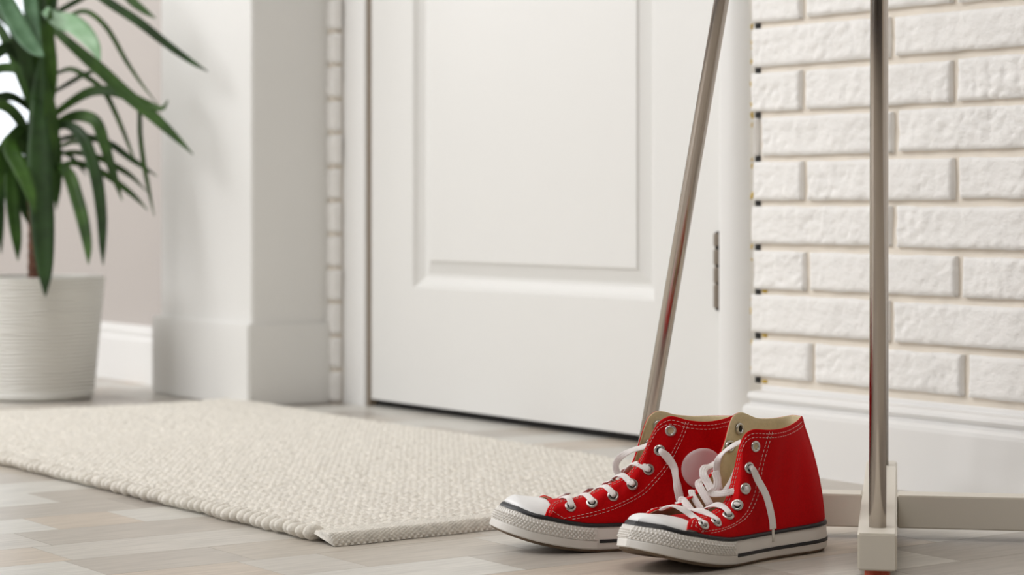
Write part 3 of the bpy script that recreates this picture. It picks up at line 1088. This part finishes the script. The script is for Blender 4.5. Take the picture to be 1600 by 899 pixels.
    # ---- canvas upper: loft from the foxing (B) to the throat and collar (T)
    def trow(lst, nc):
        """rows (Bx, T) from picture points (x, y, local y); nc = index of the collar's front corner"""
        T = [ray_plane(px, py, yl) for px, py, yl in lst]
        bx = []
        for k in range(nc + 1):
            sh = float(np.interp(T[k].z, [0.036, 0.050, 0.070, 0.110, 0.128], [0.0, 0.007, 0.012, 0.006, 0.002]))
            b_ = T[k].x + (sh if k else 0.0005)
            bx.append(min(b_, bx[-1] - 0.003) if bx else min(0.1965, b_))
        cum = [0.0]
        for k in range(nc + 1, len(T)): cum.append(cum[-1] + (T[k] - T[k - 1]).length)
        for k in range(nc + 1, len(T)):
            f = cum[k - nc] / cum[-1]
            bx.append(bx[nc] * (1 - f) ** 1.4 + 0.0018)
        bx[-1] = 0.0018
        return [(b_, (t.x, t.y, t.z)) for b_, t in zip(bx, T)]
    if near:
        KL = trow([(1075, 828, 0.0385), (1077, 817, 0.034), (1081, 811, 0.028), (1100, 805, 0.021), (1115, 798, 0.018), (1131, 785, 0.017), (1140, 762, 0.018), (1145, 742, 0.020), (1149, 726, 0.022),
                   (1152, 710, 0.024), (1157, 693, 0.027), (1163, 682, 0.029), (1170, 676, 0.031), (1181, 673, 0.033), (1204, 674, 0.034), (1227, 670.5, 0.029), (1245, 661, 0.018), (1254, 652, 0.0)], 12)
        KR = trow([(1006, 806, -0.034), (1012, 802, -0.030), (1025, 795, -0.024), (1040, 793, -0.020), (1061, 788, -0.018), (1076, 779, -0.018), (1091, 768, -0.018), (1107, 746, -0.020), (1115, 733, -0.022),
                   (1124, 710, -0.025), (1132, 687, -0.028), (1138, 666, -0.030), (1143, 654, -0.031), (1150, 648, -0.032), (1160, 647, -0.033), (1180, 655, -0.034), (1200, 656, -0.033), (1218, 654, -0.029), (1238, 650.5, -0.018), (1254, 652, 0.0)], 13)
    else:
        KL = trow([(853, 806, 0.040), (857, 794, 0.0345), (864, 785.5, 0.028), (873, 782, 0.0235), (886, 779.5, 0.0195), (900, 777, 0.017), (921, 770.5, 0.0155), (952, 756, 0.0150), (968, 748.5, 0.0155),
                   (980, 741, 0.016), (991, 729, 0.0165), (1003, 711, 0.0185), (1012, 691.5, 0.021), (1022, 672, 0.0235), (1031, 660, 0.026), (1045, 653, 0.029), (1058, 654, 0.030), (1076, 659, 0.0315), (1104, 661, 0.030), (1130, 657, 0.020), (1146, 651, 0.0)], 15)
        KR = [(b_, (t[0], -t[1] - 0.001, t[2] - 0.0095 * smooth(0.090, 0.112, t[0]) * (1 - smooth(0.175, 0.195, t[0])))) for b_, t in KL]
        KR[-1] = KL[-1]
    NS = 120
    def side(left):
        sg = 1 if left else -1
        rows_ = []
        for bx, t in (KL if left else KR):
            yb = (wside(bx, left) - 0.0016) * sg if bx > 0.0019 else 0.0
            rows_.append((bx, yb, zbot(bx) + foxh(bx) * 0.985, t[0], t[1], t[2]))
        q = catmull(rows_, NS)
        for r_ in q:      # keep the foot of the canvas on the round outline
            x = max(0.0018, r_[0])
            y = (wside(x, left) - 0.0014) * math.sqrt(min(1, max(0, (x - 0.0018) / 0.0022)))
            r_[0], r_[1], r_[2] = x, y * sg, zbot(x) + foxh(x) * 0.985
        q[-1, 1] = 0
        return q
    a = side(True)
    b = side(False)
    full = np.vstack([a, b[::-1][1:]])
    NU = len(full)
    NV = 26

    def upper(u, v):
        s = u * (NU - 1)
        i = min(int(s), NU - 2)
        f = s - i
        r_ = full[i] * (1 - f) + full[i + 1] * f
        Bp, Tp = r_[:3], r_[3:]
        fore = smooth(0.07, 0.15, Bp[0])
        kz = 0.48 + 0.42 * fore
        heelk = 1 - smooth(0.0, 0.05, Bp[0])
        C = np.array([Bp[0] * 0.55 + Tp[0] * 0.45 - 0.004 * heelk, Bp[1] * (1.0 + 0.03 * (1 - fore)) * (1 - 0.10 * (1 - fore) * (1 - heelk)), Bp[2] + (Tp[2] - Bp[2]) * kz])
        p = Bp * (1 - v) ** 2 + C * 2 * v * (1 - v) + Tp * v * v
        w_ = 0.0007 * math.sin(Bp[0] * 190 + v * 7) * math.sin(v * math.pi) * (1 - heelk)
        p = p + np.array([0, math.copysign(1, Bp[1]) * w_ if abs(Bp[1]) > 1e-4 else 0, 0])
        return Vector(p)
    G = [[upper(i / (NU - 1), j / (NV - 1)) for j in range(NV)] for i in range(NU)]

    def normal(u, v):
        e = 0.004
        pu = upper(min(1, u + e), v) - upper(max(0, u - e), v)
        pv = upper(u, min(1, v + e * 4)) - upper(u, max(0, v - e * 4))
        n_ = pv.cross(pu)
        n_ = n_.normalized() if n_.length > 1e-12 else Vector((0, 0, 1))
        return n_
    # check the sign once: left side must look to +y
    tst = normal(0.3, 0.4)
    nsg = 1 if tst.y > 0 else -1
    NRM = [[normal(i / (NU - 1), min(0.985, max(0.02, j / (NV - 1)))) * nsg for j in range(NV)] for i in range(NU)]
    TH = 0.0022
    vs = [p for row in G for p in row]
    fs = [(i * NV + j, (i + 1) * NV + j, (i + 1) * NV + j + 1, i * NV + j + 1) for i in range(NU - 1) for j in range(NV - 1)]
    # rolled red edge
    e0 = len(vs)
    for i in range(NU):
        n_ = NRM[i][-1]
        up_ = (G[i][-1] - G[i][-2]).normalized()
        for k, (du, dn) in enumerate(((0.0008, -0.0002), (0.0012, -0.0007), (0.0011, -0.0012))):
            vs.append(G[i][-1] + up_ * du + n_ * dn)
    for i in range(NU - 1):
        fs.append((i * NV + NV - 1, (i + 1) * NV + NV - 1, e0 + (i + 1) * 3, e0 + i * 3))
        for k in range(2):
            fs.append((e0 + i * 3 + k, e0 + (i + 1) * 3 + k, e0 + (i + 1) * 3 + k + 1, e0 + i * 3 + k + 1))
    canvas = obj('canvas_upper', (vs, fs), M['red'], root, smooth=True)
    vs = []
    for i in range(NU):
        for j in range(NV):
            vs.append(G[i][j] - NRM[i][j] * TH)
        n_ = NRM[i][-1]
        up_ = (G[i][-1] - G[i][-2]).normalized()
        vs.append(G[i][-1] + up_ * 0.0009 - n_ * 0.0019)
        vs.append(G[i][-1] + up_ * 0.0011 - n_ * 0.0012)
    m_ = NV + 2
    fs = [(i * m_ + j + 1, (i + 1) * m_ + j + 1, (i + 1) * m_ + j, i * m_ + j) for i in range(NU - 1) for j in range(m_ - 1)]
    obj('lining', (vs, fs), M['lining'], root, smooth=True)
    # insole
    bm = bmesh.new()
    ring = [bm.verts.new((out[i, 0] * 0.96 + 0.004, out[i, 1] * 0.9, zbot(out[i, 0]) * 0.6 + 0.022)) for i in range(NO) if out[i, 0] < 0.2]
    bm.faces.new(ring)
    obj('insole', bm, M['lining'], root)

    # ---- tongue
    if near:
        tl = [(0.196, 0.0475, 0.030), (0.178, 0.0480, 0.027), (0.160, 0.0460, 0.022), (0.142, 0.0450, 0.020), (0.128, 0.0470, 0.020), (0.116, 0.052, 0.020), (0.106, 0.059, 0.020), (0.098, 0.066, 0.019)]
    else:
        tl = [(0.196, 0.0475, 0.030), (0.178, 0.0490, 0.027), (0.160, 0.0475, 0.022), (0.140, 0.0495, 0.020), (0.122, 0.0560, 0.019), (0.110, 0.064, 0.019), (0.102, 0.070, 0.018), (0.095, 0.075, 0.017)]
    tq = catmull(tl, 40)
    def tong(dz):
        vs = []
        for k in range(40):
            x, z, w = tq[k]
            t0, t1 = tq[max(0, k - 1)], tq[min(39, k + 1)]
            tg = Vector((t1[0] - t0[0], 0, t1[1] - t0[1])).normalized()
            n_ = Vector((tg.z, 0, -tg.x))
            if n_.z < 0: n_ = -n_
            for j in range(15):
                q = j / 7 - 1
                vs.append(Vector((x, q * w, z)) - n_ * (0.009 * q * q - dz))
        return vs
    tv = tong(0.0)
    fs = [(i * 15 + j, i * 15 + j + 1, (i + 1) * 15 + j + 1, (i + 1) * 15 + j) for i in range(39) for j in range(14)]
    tongue = obj('tongue', (tv, fs), M['red2'], root, smooth=True)
    obj('tongue_lining', (tong(-0.0016), [f[::-1] for f in fs]), M['lining'], tongue, smooth=True)

    # ---- placing on the surface
    UU = np.linspace(0, 1, 481)
    VV = np.linspace(0, 1, 61)
    samp = np.array([[upper(u, v) for v in VV] for u in UU])
    def find(x, z, left):
        lo, hi = (0, 241) if left else (240, 481)
        s_ = samp[lo:hi]
        dd = (s_[:, :, 0] - x) ** 2 + (s_[:, :, 2] - z) ** 2
        i, j = np.unravel_index(np.argmin(dd), dd.shape)
        return UU[lo + i], VV[j]
    o_loc = inv @ (Vector((0, 0, H)) - hc)
    def find_px(px, py, left):
        """surface parameters where a picture point meets this side"""
        dd = (inv @ (P(px, py, 1.0) - Vector((0, 0, H)))).normalized()
        O, D = np.array(o_loc), np.array(dd)
        lo, hi = (0, 241) if left else (240, 481)
        s_ = samp[lo:hi] - O
        along = s_ @ D
        d2 = np.sum(s_ * s_, -1) - along ** 2
        d2 = d2 + np.where(d2 < 4e-6, 0, 0)
        i, j = np.unravel_index(np.argmin(d2), d2.shape)
        u, v = UU[lo + i], VV[j]
        for st_ in (0.001, 0.0004, 0.00015):
            best = None
            for ii in (-2, -1, 0, 1, 2):
                for jj in (-2, -1, 0, 1, 2):
                    uu, vv = min(1, max(0, u + ii * st_)), min(1, max(0, v + jj * st_ * 6))
                    q = upper(uu, vv) - o_loc
                    e = (q - dd * q.dot(dd)).length
                    if best is None or e < best[0]: best = (e, uu, vv)
            u, v = best[1], best[2]
        return u, v
    def px_path(pts, left, n=70):
        out_ = []
        for x, y in catmull(pts, n):
            u, v = find_px(x, y, left)
            out_.append((upper(u, v), normal(u, min(0.97, v)) * nsg))
        return out_
    def on(u, v, off):
        return upper(u, v) + normal(u, min(0.985, max(0.02, v))) * nsg * off

    # ---- stitching
    sv, sf = [], []
    def stitch(path, off=0.0003, dash=0.0030, gap=0.0014, r_=0.00026):
        """path: list of surface points with normals"""
        pts = [p for p, n_ in path]
        acc = [0]
        for q0, q1 in zip(pts, pts[1:]): acc.append(acc[-1] + (q1 - q0).length)
        tot = acc[-1]
        acc = np.array(acc)
        xyz = np.array([tuple(p) for p in pts])
        nn_ = np.array([tuple(n_) for p, n_ in path])
        def at(s): return Vector([np.interp(s, acc, xyz[:, k]) for k in range(3)]), Vector([np.interp(s, acc, nn_[:, k]) for k in range(3)])
        s = 0.0
        while s + dash < tot:
            p0, n0 = at(s)
            pm, nm = at(s + dash / 2)
            p1, n1 = at(s + dash)
            tg = (p1 - p0).normalized()
            sd = tg.cross(n0).normalized()
            b0 = len(sv)
            for p, n_, h_ in ((p0, n0, 0.0), (pm, nm, 1.0), (p1, n1, 0.0)):
                w_ = r_ * (0.7 + 0.3 * h_)
                sv.extend([p + sd * w_ + n_ * off * 0.3, p + n_ * (off + r_ * (0.5 + h_)), p - sd * w_ + n_ * off * 0.3])
            for k in (0, 3):
                sf.extend([(b0 + k, b0 + k + 1, b0 + k + 4, b0 + k + 3), (b0 + k + 1, b0 + k + 2, b0 + k + 5, b0 + k + 4)])
            s += dash + gap

    def edge_path(dist, u0, u1):
        out_ = []
        for u in np.linspace(u0, u1, 160):
            colm = [upper(u, v) for v in np.linspace(0, 1, 21)]
            ln = sum((p1 - p0).length for p0, p1 in zip(colm, colm[1:]))
            if ln < dist * 1.25: continue
            # walk down from the top by dist
            acc = 0.0
            vv = 1.0
            for k in range(20, 0, -1):
                sl_ = (colm[k] - colm[k - 1]).length
                if acc + sl_ >= dist:
                    vv = k / 20 - (dist - acc) / sl_ / 20
                    break
                acc += sl_
            n_ = normal(u, min(0.97, vv)) * nsg
            out_.append((upper(u, vv), n_))
        return out_
    stitch(edge_path(0.0028, 0.012, 0.988))
    stitch(edge_path(0.0066, 0.02, 0.98))
    def side_path(pts, left):
        q = catmull(pts, 90)
        out_ = []
        for x, z in q:
            u, v = find(x, z, left)
            # refine
            for st_ in (0.0015, 0.0006, 0.0002):
                best = min(((upper(min(1, max(0, u + i * st_)), min(1, max(0, v + j * st_ * 5))), min(1, max(0, u + i * st_)), min(1, max(0, v + j * st_ * 5))) for i in (-2, -1, 0, 1, 2) for j in (-2, -1, 0, 1, 2)),
                           key=lambda e: (e[0].x - x) ** 2 + (e[0].z - z) ** 2)
                u, v = best[1], best[2]
            out_.append((upper(u, v), normal(u, min(0.97, v)) * nsg))
        return out_
    if near:
        C1 = [(1202, 675), (1190, 716), (1183, 745), (1180, 766), (1176, 780), (1167, 800), (1153, 815), (1133, 825), (1111, 829.5), (1094, 832)]
        C2 = [(1207, 675), (1195, 717), (1189.5, 742), (1187, 764), (1183, 778), (1175, 797), (1164, 811), (1147, 822.5), (1124, 831), (1108, 834)]
        C3 = [(1086, 822), (1095, 828), (1107, 831)]
    else:
        C1 = [(1071.5, 659.5), (1063.5, 681), (1050, 708), (1039, 729), (1021, 750), (999, 771), (962, 790), (926, 801), (891, 808.5), (880, 811)]
        C2 = [(1076, 660), (1069, 680), (1055, 709), (1042.5, 732), (1024.5, 754), (1003, 774.5), (962, 795), (926, 806), (893, 812)]
        C3 = [(864, 799), (871, 804), (881, 810)]
    for c in (C1, C2, C3): stitch(px_path(c, True))
    o = obj('stitching', (sv, sf), M['thread'], canvas)
    o['kind'] = 'stuff'

    # ---- heel strip
    vs, fs = [], []
    for k in range(24):
        v = 0.02 + 0.97 * k / 23
        for du in (-0.012, -0.011, -0.006, 0.0, 0.006, 0.011, 0.012):
            vs.append(on(0.5 + du, v, 0.0006 if abs(du) < 0.0115 else -0.0003))
    fs = [(i * 7 + j, i * 7 + j + 1, (i + 1) * 7 + j + 1, (i + 1) * 7 + j) for i in range(23) for j in range(6)]
    obj('heel_strip', (vs, fs), M['red2'], root, smooth=True)

    # ---- eyelets
    if near:
        EY = {True: [(1099.6, 820), (1119.5, 816), (1138, 805.5), (1152, 789.5), (1165, 764), (1171, 731.5), (1180.5, 698)],
              False: [(1028, 803), (1046, 799), (1066, 793), (1083, 783), (1102, 768), (1137, 698), (1151.5, 670.5)]}
    else:
        EY = {True: [(891.5, 792), (925, 786), (958, 775), (988, 757.5), (1013.5, 734), (1030.5, 704), (1048, 673.5)]}
    prof = [(0.0029, -0.0012), (0.0030, 0.0006), (0.0036, 0.0013), (0.0044, 0.0014), (0.0053, 0.0010), (0.0057, 0.0002), (0.0056, -0.0004)]
    ev, ef = lathe(prof, 24)
    me = bpy.data.meshes.new('eyelet')
    me.from_pydata(ev, [], ef)
    me.materials.append(M['eyelet'])
    for p in me.polygons: p.use_smooth = True
    hv, hf = lathe([(0.0001, 0.0002), (0.0031, 0.0002)], 16)
    me2 = bpy.data.meshes.new('eyelet_hole')
    me2.from_pydata(hv, [], hf)
    me2.materials.append(M['dark'])  # flat disc, dark to paint the shade inside the uncut hole
    me3 = bpy.data.meshes.new('eyelet_hole')
    me3.from_pydata(hv, [], hf)
    me3.materials.append(M['lining'])
    pos = {}
    for left in (True, False):
        for k in range(7):
            if left or near:
                u, v = find_px(*EY[left][k], left)
            else:
                q = pos[True, k][0]
                u, v = find(q.x, q.z, False)
            p, n_ = upper(u, v), normal(u, v) * nsg
            pos[left, k] = (p, n_)
            o = obj('eyelet', me, None, root)
            o.location = p
            o.rotation_mode = 'QUATERNION'
            o.rotation_quaternion = n_.to_track_quat('Z', 'Y')
            h_ = obj('eyelet_hole', me3 if k == 6 else me2, None, o)
            # the ring seen from inside
            if k >= 5 and not left:
                o2 = obj('eyelet', me, None, root)
                o2.location = p - n_ * (TH + 0.0015)
                o2.rotation_mode = 'QUATERNION'
                o2.rotation_quaternion = (-n_).to_track_quat('Z', 'Y')
                o2.scale = (1.05, 1.05, 1.0)
                obj('eyelet_hole', me2, None, o2)

    # ---- ankle patch
    if patch:
        vs, fs = [], []
        u, v = find_px(1098, 733, True)
        pc0, pn = upper(u, v), normal(u, v) * nsg
        ax = pn.cross(Vector((0, 0, 1))).normalized()
        ay = ax.cross(pn)
        rad, nr, na = 0.0205, 7, 40
        UP = samp[60:236].reshape(-1, 3)
        for i in range(nr + 1):
            r_ = rad * min(1, i / (nr - 1)) * (1.0 if i < nr else 1.012)
            for j in range(na):
                a_ = 2 * math.pi * j / na
                q = pc0 + ax * (r_ * math.cos(a_)) + ay * (r_ * math.sin(a_))
                # slide along the patch normal onto the canvas: inverse distance mean of the nearest samples
                dd = np.sum((UP - np.array(q)) ** 2, 1) - ((UP - np.array(q)) @ np.array(pn)) ** 2
                idx = np.argsort(dd)[:6]
                w_ = 1 / (dd[idx] + 1e-9)
                dep = float(np.sum(((UP[idx] - np.array(q)) @ np.array(pn)) * w_) / np.sum(w_))
                vs.append(q + pn * (dep + (0.0010 if i < nr else -0.0004)))
        for i in range(nr):
            for j in range(na):
                j2 = (j + 1) % na
                fs.append((i * na + j, (i + 1) * na + j, (i + 1) * na + j2, i * na + j2))
        o = obj('ankle_patch', (vs, fs), M['patch'], root, smooth=True)
        o['label'] = 'round white patch with a painted red reflection tint'

    # ---- laces
    LW, LT = 0.0066, 0.0017

    def lace(pts, hints, w=LW, pinch=False):
        o = obj('lace', ribbon([tuple(p) for p in pts], w, LT, [tuple(h) for h in hints], 40, pinch), M['lace'], root, smooth=True)
        return o

    def mid(x):      # height of the throat ridge over the tongue
        return Vector((x, 0, float(np.interp(x, [0.10, 0.119, 0.138, 0.160, 0.18, 0.19], [0.094, 0.0735, 0.0630, 0.0570, 0.0535, 0.052]))))

    def cross(k, left, reach, lift=0.0035):
        """from eyelet k of one side up over the throat edge and down between the flaps"""
        p, n_ = pos[left, k]
        sg = 1 if left else -1
        u, v = find(p.x, p.z, left)
        e = on(u, 1.0, 0.0)
        e = Vector((p.x * 0.35 + e.x * 0.65, e.y, e.z))
        m2 = Vector((e.x + reach, 0.0, max(mid(e.x).z, e.z - 0.001)))
        pts = [p - n_ * 0.0015, p + n_ * 0.0022 + (e - p) * 0.15, p.lerp(e, 0.55) + n_ * (lift + 0.001), e + n_ * 0.002 + Vector((0, -sg * 0.001, 0.0030)), (e + m2) / 2 + Vector((0, 0, 0.002)), m2]
        up = Vector((0, 0, 1))
        hints = [n_ + up * 0.2, n_, n_, n_ * 0.4 + up, up, up]
        return pts, hints

    if not near:
        FL = [[(890, 781), (886, 777), (880, 777), (872, 781)], [(921, 778), (914, 772.5), (907, 774), (899, 779)], [(952, 765), (945, 760), (937, 761.5), (929, 768)],
              [(981, 750), (972, 742.5), (963, 744.5), (955, 752)], [(1002, 727.5), (991, 724), (983, 730), (977, 739)]]
        for k in range(5):
            p, n_ = pos[True, k]
            ye = p.y
            q = [ray_plane(x, y, yy) for (x, y), yy in zip(FL[k], (ye * 0.75 + 0.004, ye * 0.45 + 0.003, ye * 0.1, -0.009))]
            lace([p - n_ * 0.0014, p + n_ * 0.0028] + q, [n_, n_, n_ + Vector((0, 0.1, 0.2)), Vector((0.3, 0.35, 1)), Vector((0.3, 0, 1)), Vector((0.3, -0.2, 1))], LW, True)
            if k < 4:
                pts, hints = cross(k, False, -0.004, 0.001)
                lace(pts, hints, LW, True)
        # loose loop in front of the throat and the hanging end
        q = [ray_plane(x, y, yl) for x, y, yl in ((1016, 694, 0.010), (1005, 699, 0.006), (985, 705, 0.000), (968, 716, -0.004), (962, 728, -0.006), (966, 741, -0.006), (978, 748, 0.0))]
        lace(q, [Vector((0.5, 0.5, 0.6))] * 3 + [Vector((0.2, 1, 0.2))] * 4)
        p, n_ = pos[True, 5]
        q = [p - n_ * 0.001, p + n_ * 0.004 + Vector((-0.002, 0, -0.001))]
        q += [ray_plane(x, y, p.y + dy) for x, y, dy in ((1043, 715, 0.006), (1053, 731, 0.0075), (1056, 747, 0.0085), (1060, 768, 0.0095), (1065, 790, 0.0105))]
        lace(q, [n_, n_, n_, n_ + Vector((0.5, 0, 0)), Vector((0.8, 0.6, 0)), n_, n_], 0.0082, True)
    else:
        up = Vector((0, 0, 1))
        sN = Vector((0.3, 0.8, 0.5))
        sF = Vector((0.5, 0.3, 0.8))
        cd = (inv @ (Vector((0, 0, H)) - P(1120, 750, 2.15))).normalized()
        def seq(lst): return [ray_plane(x, y, yl) for x, y, yl in lst]
        def from_eye(k, lst, hints):
            p, n_ = pos[True, k]
            lace([p - n_ * 0.0012, p + n_ * 0.0030] + seq(lst), [n_, n_] + hints, LW, True)
        from_eye(0, [(1084, 808, 0.022), (1068, 797, 0.012), (1052, 791, 0.002), (1040, 793, -0.008), (1034, 797, -0.014)], [sN, sF, up, up, up])
        from_eye(1, [(1106, 803, 0.024), (1092, 798, 0.014), (1080, 797, 0.006), (1068, 797, 0.0)], [sN, sF, up, up])
        from_eye(2, [(1131, 793, 0.025), (1119, 789, 0.016), (1106, 793, 0.008), (1097, 799, 0.002)], [sN, sF, up, up])
        from_eye(3, [(1156, 780, 0.026), (1152, 774, 0.024), (1144, 770, 0.020)], [sN, sN, sN])
        from_eye(4, [(1150, 767, 0.027), (1132, 771, 0.020), (1112, 772, 0.010), (1108, 766, 0.008)], [sN, sN, sN, sN])
        # bands rising in the throat
        lace(seq([(1110, 771, 0.006), (1119, 764, 0.008), (1121, 750, 0.007), (1117, 737, 0.004)]), [cd] * 4, 0.0074)
        lace(seq([(1124, 766, 0.0), (1120, 742, -0.002), (1121, 722, 0.0), (1131, 707, 0.008), (1145, 697, 0.016), (1159, 690, 0.021)]), [cd, cd, cd + up * 0.5, cd * 0.6 + up, cd * 0.6 + up, cd * 0.5 + up], 0.0066)
        lace(seq([(1130, 770, 0.004), (1141, 754, 0.010), (1152, 730, 0.018)]), [cd + up] * 3, 0.0048)
        # wraps over the far flap
        lace(seq([(1120, 722, -0.027), (1111, 728, -0.024), (1101, 732, -0.022), (1099, 742, -0.018), (1106, 755, -0.012), (1113, 770, -0.005)]), [up, up + cd * 0.4, up * 0.5 + cd, cd, cd, cd], 0.0076)
        lace(seq([(1106, 748, -0.026), (1097, 751, -0.024), (1092, 757, -0.020), (1098, 770, -0.013), (1106, 784, -0.006), (1112, 794, -0.002)]), [up, up + cd * 0.4, cd, cd, cd, cd], 0.0076)
        lace(seq([(1088, 771, -0.026), (1081, 767, -0.023), (1082, 774, -0.019), (1089, 786, -0.012), (1096, 797, -0.005)]), [up, up + cd * 0.3, cd, cd, cd], 0.0062)
        lace(seq([(1066, 790, -0.026), (1060, 786, -0.023), (1066, 782, -0.019), (1073, 789, -0.012), (1080, 799, -0.005)]), [up, up + cd * 0.3, cd, cd, cd], 0.0072)
        # hanging end with its tip
        p, n_ = pos[True, 5]
        q = [p - n_ * 0.001, p + n_ * 0.0035 + Vector((-0.001, 0, -0.001))] + [ray_plane(x, y, p.y + dy) for x, y, dy in ((1184, 750, 0.005), (1196, 772, 0.008), (1203, 795, 0.0105), (1207, 815, 0.0115), (1208, 827, 0.0118))]
        o = lace(q, [n_] * 7, 0.0082, True)
        e0 = q[-1]
        e1 = e0 + Vector((0.0004, 0.0006, -0.0125))
        obj('aglet', tube([e0 + Vector((0, 0, 0.002)), e0, e0.lerp(e1, 0.5), e1], [0.0021, 0.0014, 0.0013, 0.0012], 12), M['clear'], o, smooth=True)
    return root


make_shoe('sneaker', 'red canvas high-top sneaker farther back, laced, with a round pale ankle patch', (0.2312, 2.246), math.radians(8.5), False, True, False)
make_shoe('sneaker', 'red canvas high-top sneaker in front, gaping open with loose laces, beside the coat stand', (0.3015, 2.228), math.radians(40), True, False, True)
